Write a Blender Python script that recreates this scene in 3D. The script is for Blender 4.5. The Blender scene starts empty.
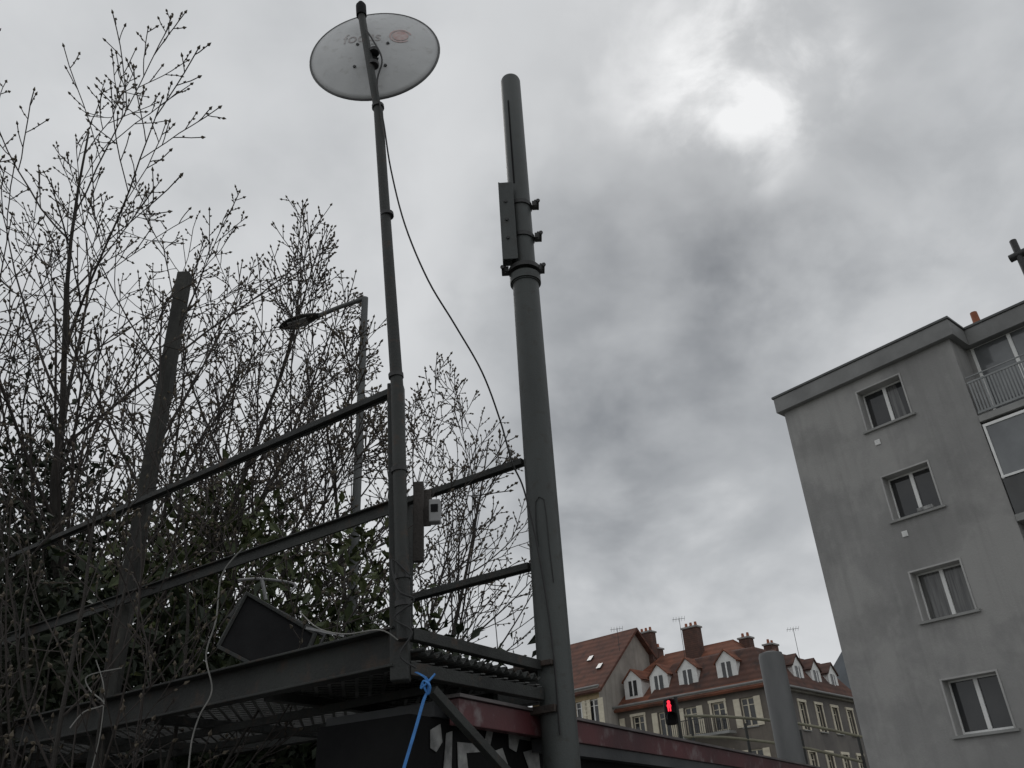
import bpy, math, random
from mathutils import Vector as V, Matrix
random.seed(11)
S=bpy.context.scene; COL=S.collection
Z=V((0,0,1)); CAM=V((0,0,1.6)); FP=828.0
sn=.492; cs=math.sqrt(1-sn*sn); sr=.0608; cr=math.sqrt(1-sr*sr)
FV=V((0,cs,sn)); U0=V((0,-sn,cs)); R0=V((1,0,0))
RV=R0*cr-U0*sr; UV=U0*cr+R0*sr
def ray(px,py): return FV+RV*((px-512)/FP)+UV*((384-py)/FP)
def atY(px,py,Y): d=ray(px,py); return CAM+d*(Y/d.y)
def atZ(px,py,z): d=ray(px,py); return CAM+d*((z-1.6)/d.z)
def atP(px,py,p,n):
    d=ray(px,py); return CAM+d*((p-CAM).dot(n)/d.dot(n))
ORG={}
def tag(o,label=None,cat=None,group=None,kind=None):
    if label:o['label']=label
    if cat:o['category']=cat
    if group:o['group']=group
    if kind:o['kind']=kind
    return o
def thing(name,label,cat,loc,group=None):
    o=bpy.data.objects.new(name,None); COL.objects.link(o); o.location=loc; o.empty_display_size=.2
    ORG[o.name]=V(loc); return tag(o,label,cat,group)
class MB:
    def __init__(s): s.v=[]; s.f=[]
    def face(s,*p):
        b=len(s.v); s.v+=[V(q) for q in p]; s.f.append(tuple(range(b,b+len(p))))
    def box(s,c,a,b,d):
        k=len(s.v); c=V(c)
        for i in (-1,1):
            for j in (-1,1):
                for l in (-1,1): s.v.append(c+a*i+b*j+d*l)
        for q in ((0,1,3,2),(4,6,7,5),(0,4,5,1),(2,3,7,6),(0,2,6,4),(1,5,7,3)): s.f.append(tuple(k+x for x in q))
    def lb(s,o,u,n,u0,u1,d0,d1,z0,z1):
        s.box(o+u*((u0+u1)/2)+n*((d0+d1)/2)+Z*((z0+z1)/2-o.z),u*((u1-u0)/2),n*((d1-d0)/2),Z*((z1-z0)/2))
    def bar(s,p,q,w,h,up=Z):
        d=(q-p); L=d.length; d.normalize()
        a=d.cross(up); 
        if a.length<1e-3: a=d.cross(V((0,1,0)))
        a.normalize(); b=a.cross(d)
        s.box((p+q)/2,d*(L/2),a*(w/2),b*(h/2))
    def tube(s,pts,r,n=8,cap=True):
        pts=[V(p) for p in pts]
        if not isinstance(r,(list,tuple)): r=[r]*len(pts)
        t=(pts[1]-pts[0]).normalized()
        a=t.cross(V((0,0,1)) if abs(t.z)<.9 else V((1,0,0))).normalized()
        k=len(s.v)
        for i,p in enumerate(pts):
            if i==0: t=pts[1]-pts[0]
            elif i==len(pts)-1: t=pts[i]-pts[i-1]
            else: t=pts[i+1]-pts[i-1]
            t.normalize(); a=(a-t*a.dot(t)).normalized(); b=t.cross(a)
            for j in range(n):
                g=2*math.pi*j/n; s.v.append(p+(a*math.cos(g)+b*math.sin(g))*r[i])
        for i in range(len(pts)-1):
            for j in range(n):
                j2=(j+1)%n; s.f.append((k+i*n+j,k+i*n+j2,k+(i+1)*n+j2,k+(i+1)*n+j))
        if cap:
            s.f.append(tuple(k+j for j in range(n))[::-1]); e=k+(len(pts)-1)*n; s.f.append(tuple(e+j for j in range(n)))
    def build(s,name,m,parent=None,smooth=False,bevel=0,org=None):
        if parent is not None: og=ORG[parent.name]
        elif org is not None: og=V(org)
        else:
            xs=[p.x for p in s.v]; ys=[p.y for p in s.v]; og=V(((min(xs)+max(xs))/2,(min(ys)+max(ys))/2,min(p.z for p in s.v)))
        me=bpy.data.meshes.new(name); me.from_pydata([tuple(p-og) for p in s.v],[],s.f); me.update()
        if smooth:
            for p in me.polygons: p.use_smooth=True
            try: me.set_sharp_from_angle(angle=math.radians(40))
            except Exception: pass
        me.materials.append(m)
        o=bpy.data.objects.new(name,me); COL.objects.link(o)
        if parent is not None: o.parent=parent
        else: o.location=og
        ORG[o.name]=og
        if bevel:
            b=o.modifiers.new('b','BEVEL'); b.width=bevel; b.segments=2; b.limit_method='ANGLE'
        return o
# ---------------- materials
def mat(name,c1,c2=None,scale=3,rough=.7,metal=0,bump=0,bs=60,stretch=(1,1,1),spec=.5,c3=None,s3=25,f3=.3,lo=.35,hi=.65,rows=0,emit=None,streak=0,patch=None):
    m=bpy.data.materials.new(name); m.use_nodes=True; nt=m.node_tree; N=nt.nodes; L=nt.links
    b=N['Principled BSDF']; b.inputs['Roughness'].default_value=rough; b.inputs['Metallic'].default_value=metal
    b.inputs['Specular IOR Level'].default_value=spec
    c2=c2 or tuple(x*.75 for x in c1)
    tc=N.new('ShaderNodeTexCoord'); mp=N.new('ShaderNodeMapping'); mp.inputs['Scale'].default_value=stretch
    L.new(tc.outputs['Object'],mp.inputs['Vector'])
    def noise(sc,src,det=6):
        n=N.new('ShaderNodeTexNoise'); n.inputs['Scale'].default_value=sc; n.inputs['Detail'].default_value=det; n.inputs['Roughness'].default_value=.6
        L.new(src,n.inputs['Vector']); return n.outputs['Fac']
    def ramp(f,a,bb):
        r=N.new('ShaderNodeMapRange'); r.inputs['From Min'].default_value=a; r.inputs['From Max'].default_value=bb; L.new(f,r.inputs['Value']); return r.outputs['Result']
    def mix(f,a,bb):
        x=N.new('ShaderNodeMix'); x.data_type='RGBA'
        for s,v in ((0,f),(6,a),(7,bb)):
            if isinstance(v,(tuple,float,int)): x.inputs[s].default_value=(*v,1) if isinstance(v,tuple) else v
            else: L.new(v,x.inputs[s])
        return x.outputs[2]
    def mul(f,k):
        mu=N.new('ShaderNodeMath'); mu.operation='MULTIPLY'; L.new(f,mu.inputs[0]); mu.inputs[1].default_value=k; return mu.outputs[0]
    col=mix(ramp(noise(scale,mp.outputs[0]),lo,hi),tuple(c1),tuple(c2))
    if c3:
        col=mix(mul(ramp(noise(s3,tc.outputs['Object'],8),.55,.7),f3),col,tuple(c3))
    if patch:
        m2=N.new('ShaderNodeMapping'); m2.inputs['Scale'].default_value=(1,1,.75); m2.inputs['Location'].default_value=(3.3,1.2,7); L.new(tc.outputs['Object'],m2.inputs['Vector'])
        col=mix(mul(ramp(noise(patch[1],m2.outputs[0],5),.47,.54),patch[2]),col,tuple(patch[0]))
        m2=N.new('ShaderNodeMapping'); m2.inputs['Location'].default_value=(13.3,8.2,1); L.new(tc.outputs['Object'],m2.inputs['Vector'])
        col=mix(mul(ramp(noise(patch[1]*1.7,m2.outputs[0],6),.5,.64),patch[2]),col,tuple(x*.76 for x in c1))
    if streak:
        m2=N.new('ShaderNodeMapping'); m2.inputs['Scale'].default_value=(2.2,2.2,.16); L.new(tc.outputs['Object'],m2.inputs['Vector'])
        col=mix(mul(ramp(noise(1.6,m2.outputs[0]),.5,.72),streak),col,tuple(x*.55 for x in c1))
    if rows:
        w=N.new('ShaderNodeTexWave'); w.bands_direction='Z'; w.inputs['Scale'].default_value=rows; w.inputs['Distortion'].default_value=.6; w.inputs['Detail'].default_value=2
        L.new(tc.outputs['Object'],w.inputs['Vector'])
        col=mix(mul(w.outputs['Fac'],.45),col,tuple(x*.4 for x in c1))
    L.new(col,b.inputs['Base Color'])
    if bump:
        bp=N.new('ShaderNodeBump'); bp.inputs['Strength'].default_value=bump; bp.inputs['Distance'].default_value=.02
        L.new(noise(bs,tc.outputs['Object']),bp.inputs['Height']); L.new(bp.outputs[0],b.inputs['Normal'])
    if emit:
        b.inputs['Emission Color'].default_value=(*emit[0],1); b.inputs['Emission Strength'].default_value=emit[1]
    return m
M={}
M['pole']=mat('painted_pole',(.085,.093,.09),(.052,.057,.056),2.2,.5,0,.15,80,(1,1,.25),.35,(.05,.045,.038),12,.6,streak=.3)
M['lamppole']=mat('lamp_pole_grey',(.12,.125,.125),(.085,.09,.09),2.5,.6)
M['column']=mat('column_grey',(.15,.152,.152),(.11,.113,.113),2.5,.6,0,.1,40,(1,1,.3))
M['mast']=mat('mast_paint',(.048,.051,.048),(.026,.028,.027),4,.55,0,.25,70,(1,1,.3),.35,(.08,.05,.035),16,.65)
M['post']=mat('lichened_post',(.06,.06,.055),(.03,.03,.028),5,.8,0,.3,40,(1,1,.5),.3,(.09,.085,.07),12,.7)
M['mesh']=mat('galvanised_mesh',(.20,.20,.195),(.1,.1,.098),5,.6,.3)
M['steel']=mat('dark_steel',(.046,.049,.046),(.024,.025,.024),3,.65,0,.3,60,(1,1,1),.35,(.085,.055,.04),9,.65)
M['rust']=mat('rusty_steel',(.07,.05,.04),(.035,.03,.027),9,.8,0,.4,50)
M['dish']=mat('dish_paint',(.68,.685,.69),(.56,.565,.57),3,.5,0,.05,50,(1,1,1),.4,(.36,.35,.33),16,.4)
M['dishrim']=mat('dish_rim',(.12,.12,.12),(.08,.08,.08),8,.5)
M['logo']=mat('faded_lettering',(.42,.38,.38),(.60,.58,.57),22,.6)
M['emblem']=mat('faded_emblem',(.52,.34,.32),(.63,.54,.53),20,.6)
M['bolt']=mat('bolt_steel',(.05,.05,.05),(.03,.03,.03),20,.5,.3)
M['cable']=mat('cable_black',(.025,.025,.025),None,10,.6)
M['wcable']=mat('cable_grey',(.30,.29,.27),(.16,.16,.15),8,.6)
M['blue']=mat('blue_strap',(.06,.25,.62),(.04,.17,.45),20,.6,0,.3,200)
M['black']=mat('black_plastic',(.014,.014,.015),(.009,.009,.01),6,.8,0,.1,80,(1,1,1),.18)
M['alu']=mat('worn_aluminium',(.3,.3,.3),(.18,.18,.18),8,.45,.6)
M['box']=mat('grey_plastic',(.36,.36,.36),(.26,.26,.26),10,.5)
M['wood']=mat('weathered_board',(.075,.066,.06),(.045,.04,.036),5,.8,0,.4,60,(1,1,.2))
M['red']=mat('maroon_paint',(.115,.034,.038),(.065,.024,.028),1.2,.4,0,.1,40,(1,1,1),.5,(.24,.21,.21),7,.75)
M['edge']=mat('pale_metal_edge',(.2,.18,.18),(.1,.09,.09),3,.4,.3)
M['grey']=mat('grey_sheet',(.08,.082,.085),(.04,.043,.046),1.5,.5,.1,.1,30)
M['darkwall']=mat('dark_panel',(.016,.016,.016),(.008,.008,.009),2,.8,0,.2,30,(1,1,1),.12)
M['white']=mat('white_paint',(.8,.8,.78),(.68,.68,.66),3,.5)
M['dirtywhite']=mat('dirty_white',(.38,.38,.37),(.14,.14,.14),9,.7)
M['stucco']=mat('grey_render',(.325,.32,.312),(.275,.271,.265),.7,.9,0,.35,18,(1,1,.7),.2,(.37,.362,.35),2.5,.4,.35,.65,streak=.28,patch=((.40,.392,.378),.34,.62))
M['reveal']=mat('pale_reveal',(.46,.455,.44),(.38,.375,.365),1.5,.8,0,.3,20)
M['concrete']=mat('concrete',(.34,.34,.33),(.26,.26,.25),1.5,.9,0,.3,20)
M['cornice']=mat('cornice_zinc',(.25,.25,.245),(.19,.19,.187),1.2,.6,0,.1,12,(1,1,1),.4)
M['cap']=mat('roof_edge_dark',(.11,.115,.115),(.08,.08,.08),1.2,.6)
M['pane']=mat('window_glass',(.03,.033,.036),(.05,.05,.05),.8,.06,0,0,1,(1,1,1),.6)
M['pane2']=mat('curtained_glass',(.17,.17,.165),(.06,.06,.06),3,.12,0,0,1,(6,6,.3),.6)
M['pane3']=mat('loggia_glass',(.20,.21,.215),(.12,.125,.13),.6,.08,0,0,1,(1,1,1),.7)
M['frame']=mat('window_frame',(.9,.9,.88),(.82,.82,.8),3,.5)
M['rail']=mat('balcony_railing_grey',(.30,.31,.31),(.24,.25,.25),3,.6)
M['cream']=mat('cream_shutter',(.76,.70,.56),(.62,.56,.44),2,.7)
M['olive']=mat('olive_tube',(.24,.23,.16),(.15,.14,.10),2,.6)
M['yellow']=mat('ochre_render',(.46,.35,.20),(.36,.27,.16),.8,.9,0,.2,8,streak=.3)
M['beige']=mat('taupe_render',(.19,.165,.14),(.13,.115,.10),.7,.9,0,.2,8,streak=.4)
M['gablew']=mat('pale_gable_render',(.42,.39,.35),(.26,.24,.215),.5,.9,0,.2,6,streak=.6)
M['grey2']=mat('grey_brown_render',(.18,.165,.15),(.12,.11,.105),.5,.9,0,.2,6,streak=.4)
M['tile']=mat('red_roof_tile',(.26,.105,.066),(.145,.07,.05),.9,.9,0,.8,7,(1,1,1),.2,(.085,.062,.05),1.6,.85,rows=.8)
M['tile2']=mat('brown_roof_tile',(.175,.082,.06),(.105,.058,.048),.8,.9,0,.8,7,(1,1,1),.2,(.055,.046,.042),1.6,.85,rows=.8)
M['slate']=mat('dark_mansard',(.15,.078,.06),(.085,.056,.05),.8,.9,0,.8,7,(1,1,1),.2,(.05,.045,.043),1.6,.8,rows=.8)
M['brick']=mat('chimney_brick',(.14,.075,.058),(.08,.05,.042),3,.9,0,.4,9,rows=2.2)
M['terracotta']=mat('terracotta',(.36,.13,.07),None,4,.8)
M['bark']=mat('bark',(.055,.048,.043),(.03,.027,.024),6,.9,0,.6,30,(1,1,.3))
M['twig']=mat('twig',(.06,.05,.045),(.04,.034,.031),5,.9)
M['bud']=mat('bud',(.12,.10,.07),(.07,.055,.042),9,.8)
M['leafd']=mat('dark_leaf',(.032,.044,.022),(.013,.020,.011),1.6,.5,0,0,1,(1,1,1),.3,(.055,.058,.027),9,.6)
M['leafy']=mat('olive_leaf',(.085,.104,.038),(.03,.044,.017),1.8,.5,0,0,1,(1,1,1),.3,(.14,.14,.058),8,.6)
M['leafr']=mat('vine_leaf',(.032,.036,.021),(.015,.018,.012),1.8,.7,0,0,1,(1,1,1),.2,(.055,.04,.027),8,.5)
M['asphalt']=mat('asphalt',(.055,.055,.055),(.04,.04,.04),2,.9,0,.4,60)
M['paving']=mat('paving',(.2,.2,.19),(.14,.14,.135),1.5,.9,0,.3,20)
M['grass']=mat('ground_soil',(.09,.10,.06),(.06,.06,.045),.1,.95)
M['hill']=mat('hill_forest',(.06,.07,.08),(.045,.053,.06),.02,1,0,0,1)
M['redlamp']=mat('lit_red_signal',(.6,.02,.02),None,5,.4,emit=((1,.03,.06),1.4))
M['lampglass']=mat('street_lamp_glass',(.3,.3,.3),None,5,.2)
# ---------------- camera
cd=bpy.data.cameras.new('camera'); cam=bpy.data.objects.new('camera',cd); COL.objects.link(cam)
cd.sensor_width=36; cd.lens=FP/1024*36; cd.clip_end=5000; cd.clip_start=.05
m3=Matrix((RV,UV,-FV)).transposed(); cam.matrix_world=Matrix.Translation(CAM)@m3.to_4x4(); S.camera=cam
# ---------------- sky
w=bpy.data.worlds.new('World'); S.world=w; w.use_nodes=True; nt=w.node_tree; N=nt.nodes; L=nt.links
bg=N['Background']; bg.inputs['Strength'].default_value=1.0
sky=N.new('ShaderNodeTexSky'); sky.sky_type='NISHITA'; sky.sun_disc=False; sky.sun_elevation=math.radians(48); sky.sun_rotation=math.radians(20)
tc=N.new('ShaderNodeTexCoord')
def mth(op,a,b=None,c=None,clamp=False):
    x=N.new('ShaderNodeMath'); x.operation=op; x.use_clamp=clamp
    for i,q in enumerate((a,b,c)):
        if q is None: continue
        if isinstance(q,(int,float)): x.inputs[i].default_value=q
        else: L.new(q,x.inputs[i])
    return x.outputs[0]
nrm=N.new('ShaderNodeVectorMath'); nrm.operation='NORMALIZE'; L.new(tc.outputs['Generated'],nrm.inputs[0])
sx=N.new('ShaderNodeSeparateXYZ'); L.new(nrm.outputs[0],sx.inputs[0])
den=mth('ADD',mth('MAXIMUM',sx.outputs[2],0.0),.45)
cx=N.new('ShaderNodeCombineXYZ'); L.new(mth('DIVIDE',sx.outputs[0],den),cx.inputs[0]); L.new(mth('DIVIDE',sx.outputs[1],den),cx.inputs[1])
def cn(sc,det,dist,off,ro=.5,rng=None):
    mp=N.new('ShaderNodeMapping'); mp.inputs['Location'].default_value=off; L.new(cx.outputs[0],mp.inputs['Vector'])
    n=N.new('ShaderNodeTexNoise'); n.inputs['Scale'].default_value=sc; n.inputs['Detail'].default_value=det; n.inputs['Distortion'].default_value=dist; n.inputs['Roughness'].default_value=ro
    L.new(mp.outputs[0],n.inputs['Vector'])
    if not rng: return n.outputs['Fac']
    r=N.new('ShaderNodeMapRange'); r.interpolation_type='SMOOTHSTEP'; L.new(n.outputs['Fac'],r.inputs['Value']); r.inputs['From Min'].default_value=rng[0]; r.inputs['From Max'].default_value=rng[1]; return r.outputs[0]
n1=cn(1.9,4,.15,(3.1,1.7,0),.45); n2=cn(5.0,6,.15,(8.1,4.7,2),.5); n3=cn(10,5,.1,(1.1,9.7,5),.5)
br_=cn(9,6,.3,(4.4,2.2,8),.55,(.36,.64)); dk_=cn(4.2,5,.2,(7.4,6.2,3),.5,(.22,.66))
val=mth('MULTIPLY_ADD',mth('SUBTRACT',n1,.5),.18,.545)
val=mth('MULTIPLY_ADD',mth('SUBTRACT',n2,.5),.16,val)
val=mth('MULTIPLY_ADD',mth('SUBTRACT',n3,.5),.07,val)
def lobe(px,py,ro,amp,md=None):
    global val
    d=ray(px,py).normalized()
    vm=N.new('ShaderNodeVectorMath'); vm.operation='DOT_PRODUCT'; L.new(nrm.outputs[0],vm.inputs[0]); vm.inputs[1].default_value=d
    wob=mth('MULTIPLY_ADD',mth('SUBTRACT',mth('MULTIPLY_ADD',n3,.4,mth('MULTIPLY',n2,.6)),.5),2.0*(1-math.cos(math.radians(ro))),vm.outputs['Value'])
    r=N.new('ShaderNodeMapRange'); r.interpolation_type='SMOOTHSTEP'; L.new(wob,r.inputs['Value'])
    r.inputs['From Min'].default_value=math.cos(math.radians(ro)); r.inputs['From Max'].default_value=1.0; r.inputs['To Max'].default_value=amp
    x=r.outputs[0]
    if md is not None: x=mth('MULTIPLY',x,md)
    val=mth('ADD',val,x)
lobe(715,50,10,.20,br_); lobe(745,100,8,.12,br_); lobe(735,60,11,.05); lobe(950,180,16,.05,br_); lobe(300,80,34,.03); lobe(250,330,25,.03)
lobe(685,450,22,-.18,dk_); lobe(690,470,14,-.06); lobe(640,260,15,-.12,dk_); lobe(600,560,15,-.09,dk_); lobe(640,150,13,-.09,dk_); lobe(900,20,16,-.11,dk_); lobe(820,150,13,-.06)
lobe(980,90,22,-.08,dk_); lobe(780,615,14,.13); lobe(690,635,9,.04); lobe(450,560,14,.03)
val=mth('MINIMUM',mth('MAXIMUM',val,.18),.82)
cr_=N.new('ShaderNodeValToRGB'); cr_.color_ramp.elements[0].position=.15; cr_.color_ramp.elements[0].color=(.165,.178,.197,1)
cr_.color_ramp.elements[1].position=.8; cr_.color_ramp.elements[1].color=(.88,.89,.90,1)
e=cr_.color_ramp.elements.new(.46); e.color=(.468,.484,.50,1)
L.new(val,cr_.inputs[0])
sk=N.new('ShaderNodeVectorMath'); sk.operation='SCALE'; L.new(sky.outputs[0],sk.inputs[0]); sk.inputs['Scale'].default_value=.08
mx=N.new('ShaderNodeMix'); mx.data_type='RGBA'; mx.inputs[0].default_value=.03; L.new(cr_.outputs[0],mx.inputs[6]); L.new(sk.outputs[0],mx.inputs[7]); L.new(mx.outputs[2],bg.inputs['Color'])
sd=bpy.data.lights.new('sun','SUN'); sd.energy=.55; sd.angle=math.radians(25); sd.color=(1,.98,.95)
so=bpy.data.objects.new('sun',sd); COL.objects.link(so); so.rotation_euler=(math.radians(42),0,math.radians(-160)); so.location=(0,0,30)
S.view_settings.view_transform='Standard'; S.view_settings.look='None'; S.view_settings.exposure=0
# ---------------- ground
g=MB(); g.face((-1500,-1500,0),(1500,-1500,0),(1500,1500,0),(-1500,1500,0)); tag(g.build('ground',M['grass'],org=(0,0,0)),kind='structure')
g=MB(); g.face((-60,-6,.004),(60,-6,.004),(60,1.5,.004),(-60,1.5,.004)); tag(g.build('road',M['asphalt']),kind='structure')
g=MB(); g.box((0,26.6,.06),V((60,0,0)),V((0,25,0)),V((0,0,.06))); tag(g.build('pavement',M['paving']),kind='structure')
g=MB(); n=90
rows=[]
for j,(rad,hf) in enumerate(((520,0),(640,.7),(760,1.0),(1000,.8),(1300,0))):
    row=[]
    for i in range(n+1):
        az=math.radians(-70+140*i/n); 
        h=(150*math.exp(-((math.degrees(az)-27)/9.5)**2)+42+10*math.sin(az*9)+6*math.sin(az*31+j)+random.uniform(-3,3))*hf
        row.append(V((math.sin(az)*rad,math.cos(az)*rad,h-.5)))
    rows.append(row)
for a,b in zip(rows,rows[1:]):
    for i in range(n): g.face(a[i],a[i+1],b[i+1],b[i])
tag(g.build('hills',M['hill'],org=(0,600,0)),kind='structure')
# ---------------- facade helpers
def facade(mb,o,u,n,W,z0,z1,ops,dep):
    us=sorted({0,W,*[x for q in ops for x in q[:2]]}); vs=sorted({z0,z1,*[x for q in ops for x in q[2:]]})
    P=lambda a,z,d=0: V((o.x,o.y,0))+u*a+n*d+Z*z
    for a,b in zip(us,us[1:]):
        for c,d in zip(vs,vs[1:]):
            mu,mv=(a+b)/2,(c+d)/2
            if any(q[0]<mu<q[1] and q[2]<mv<q[3] for q in ops): continue
            mb.face(P(a,c),P(b,c),P(b,d),P(a,d))
    for a,b,c,d in ops:
        mb.face(P(a,c),P(a,c,-dep),P(a,d,-dep),P(a,d)); mb.face(P(b,c),P(b,d),P(b,d,-dep),P(b,c,-dep))
        mb.face(P(a,d),P(a,d,-dep),P(b,d,-dep),P(b,d)); mb.face(P(a,c),P(b,c),P(b,c,-dep),P(a,c,-dep))
def window(root,o,u,n,q,dep,fm,gm,mull=1,fw=.07,sill=None,shut=None,trans=False,surround=None):
    a,b,c,d=q; o=V((o.x,o.y,0)); f=MB(); d0,d1=-dep+.01,-dep+.07
    f.lb(o,u,n,a+.002,a+fw,d0,d1,c+.002,d-.002); f.lb(o,u,n,b-fw,b-.002,d0,d1,c+.002,d-.002)
    f.lb(o,u,n,a+fw,b-fw,d0,d1,d-fw,d-.002); f.lb(o,u,n,a+fw,b-fw,d0,d1,c+.002,c+fw)
    for k in range(mull):
        x=a+(b-a)*(k+1)/(mull+1); f.lb(o,u,n,x-fw*.6,x+fw*.6,d0,d1+.01,c+fw,d-fw)
    if trans: f.lb(o,u,n,a+fw,b-fw,d0,d1-.01,d-.45,d-.41)
    w_=f.build('window',fm,root)
    g=MB(); P=lambda x,z: o+u*x+n*(-dep+.03)+Z*z
    g.face(P(a,c),P(b,c),P(b,d),P(a,d)); g.build('pane',gm,w_)
    if sill: s=MB(); s.lb(o,u,n,a-.08,b+.08,-dep+.07,.09,c-.07,c-.003); s.build('sill',sill,w_)
    if surround:
        s=MB(); s.lb(o,u,n,a-.14,a-.002,.002,.05,c,d); s.lb(o,u,n,b+.002,b+.14,.002,.05,c,d); s.lb(o,u,n,a-.18,b+.18,.002,.07,d+.003,d+.17); s.build('surround',surround,w_)
    if shut:
        for x0,x1 in ((a-(b-a)*.5,a-.03),(b+.03,b+(b-a)*.5)):
            s=MB(); s.lb(o,u,n,x0,x1,.01,.05,c,d)
            for k in range(6): z=c+(d-c)*(k+.5)/6; s.lb(o,u,n,x0+.06,x1-.06,.05,.065,z-.05,z+.05)
            s.build('shutter',shut,w_)
    return w_
# ---------------- apartment block
zt=13.9
p0=atZ(784,413,zt); p1=atZ(949,339,zt); p0.z=p1.z=0
u=(p1-p0); W=u.length; u.normalize(); n=V((u.y,-u.x,0))
root=thing('apartment_block','tall grey rendered apartment block with flat roof and one column of windows','building',p0)
cents=[atP(px,py,p0,n) for px,py in ((884,402),(912,492),(944,589),(974,703))]
uc=sum((c-p0).dot(u) for c in cents)/4
zc=[c.z for c in cents]; st=(zc[0]-zc[3])/3
zc=[zc[0]-st*i for i in range(5)]
wm=MB(); ops=[(uc-.76,uc+.72,z-.69,z+.69) for z in zc]
D=12
facade(wm,p0,u,n,W,0,zt,ops,.42)
P=lambda a,d,z: p0+u*a+n*d+Z*z
wm.face(P(0,0,0),P(0,0,zt),P(0,-D,zt),P(0,-D,0)); wm.face(P(W,0,0),P(W,-1.1,0),P(W,-1.1,zt),P(W,0,zt))
W2=W+11
lops=[]
for i,z in enumerate(zc):
    h_=1.12 if i==0 else .85
    lops+= [(.10,2.25,z-1.45,z+h_),(2.4,4.7,z-1.45,z+h_),(5.4,6.8,z-.7,z+.7),(8,9.4,z-.7,z+.7)]
lops=[q if q[2]>0.05 else (q[0],q[1],.1,q[3]) for q in lops]
o2=P(W,-1.1,0)
facade(wm,o2,u,n,11,0,zt,lops,.12)
wm.face(P(W2,-1.1,0),P(W2,-D,0),P(W2,-D,zt),P(W2,-1.1,zt)); wm.face(P(0,-D,0),P(0,-D,zt),P(W2,-D,zt),P(W2,-D,0))
wm.build('wall',M['stucco'],root)
for i,q in enumerate(ops):
    w_=window(root,p0,u,n,q,.42,M['frame'],M['pane2'] if i==2 else M['pane'],1,.085,M['concrete'])
    s=MB(); s.lb(p0,u,n,q[0]+.003,q[0]+.05,-.345,.02,q[2]+.003,q[3]-.05); s.lb(p0,u,n,q[1]-.05,q[1]-.003,-.345,.02,q[2]+.003,q[3]-.05); s.lb(p0,u,n,q[0]+.003,q[1]-.003,-.345,.02,q[3]-.048,q[3]-.003); s.build('shutter_guide',M['reveal'],w_)
    if i==0:
        s=MB(); Q=lambda x,z_: P(x,-.385,z_); s.face(Q(uc+.05,q[2]+.1),Q(uc+.4,q[2]+.1),Q(uc+.34,q[3]-.1),Q(uc+.05,q[3]-.1)); s.build('curtain',M['pane2'],w_)
    if i==1:
        s=MB(); s.box(P(uc+.25,.02,q[2]+.06),u*.22,n*.07,Z*.05); s.build('window_box',M['dirtywhite'],w_)
for q in lops: window(root,o2,u,n,q,.12,M['frame'],M['pane3'] if q[0]<2.5 else M['pane'],1,.08)
c=MB()
c.lb(p0,u,n,-.16,W+.2,-D,.2,zt,zt+.52); c.lb(p0,u,n,W+.202,W2+.3,-D,-.88,zt+.002,zt+.522)
c.build('cornice',M['cornice'],root,bevel=.01)
c=MB(); c.lb(p0,u,n,-.2,W+.24,-D,.24,zt+.524,zt+.60); c.lb(p0,u,n,W+.242,W2+.36,-D,-.84,zt+.526,zt+.602)
c.build('roof_edge',M['cap'],root,bevel=.01)
for i,(z,du) in enumerate(((zc[0],-.6),(zc[1],-.6),(zc[3],.95))):
    v=MB(); v.lb(p0,u,n,uc+du,uc+du+.16,.004,.03,z-1.22,z-1.06)
    for k in range(3): v.lb(p0,u,n,uc+du+.02,uc+du+.14,.03,.036,z-1.2+k*.05,z-1.18+k*.05)
    v.build('vent',M['white'],root)
for i,z in enumerate(zc[:4]):
    zf=z-1.5; b=MB(); b.lb(p0,u,n,W+.02,W+4.8,-1.098,.05,zf-.18,zf); bo=b.build('balcony',M['concrete'],root)
    r=MB()
    if i==0:
        r.lb(p0,u,n,W+.05,W+4.78,.0,.04,zf+1.0,zf+1.05); r.lb(p0,u,n,W+.05,W+4.78,.0,.04,zf+.06,zf+.12)
        x=W+.07
        while x<W+4.75: r.lb(p0,u,n,x,x+.045,.01,.03,zf+.12,zf+1.0); x+=.085
        r.lb(p0,u,n,W+.05,W+4.78,-.01,.02,zf+1.18,zf+1.21)
        r.build('railing',M['rail'],bo)
    else:
        m_=M['grey2'] if i!=2 else M['darkwall']
        r.lb(p0,u,n,W+.05,W+4.78,.0,.05,zf+.001,zf+.98); r.build('railing',m_ if i>1 else M['cap'],bo)
        if i in (1,3):
            k=MB()
            for x in (.05,1.6,3.15,4.7): k.lb(p0,u,n,W+x,W+x+.06,.0,.06,zf+.985,zf+2.5)
            k.lb(p0,u,n,W+.05,W+4.77,.0,.06,zf+2.502,zf+2.58); k.lb(p0,u,n,W+.05,W+4.77,.062,.08,zf+1.0,zf+1.06)
            ko=k.build('glazing_frame',M['frame'],bo); k=MB(); Q=lambda x,z_: P(W+x,.03,z_)
            k.face(Q(.1,zf+1),Q(4.7,zf+1),Q(4.7,zf+2.5),Q(.1,zf+2.5)); k.build('pane',M['pane3'],bo)
c=MB(); q=atP(973,312,P(0,-1.6,0),n); q.z=zt+.60; c.tube([q,q+Z*.35,q+Z*.36,q+Z*.72],[.16,.14,.11,.1],12); c.build('chimney_pot',M['terracotta'],root,True)
q=atP(1024,266,P(0,-1.5,0),n); zz=q.z; c=MB(); q.z=zt+.60
c.tube([q,V((q.x,q.y,zz)),V((q.x,q.y,zz+.95))],[.10,.10,.10],12)
h=V((q.x,q.y,zz+.42)); c.tube([h-u*.26,h+u*.26],.12,12); c.build('flue',M['bolt'],root,True)
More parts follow.
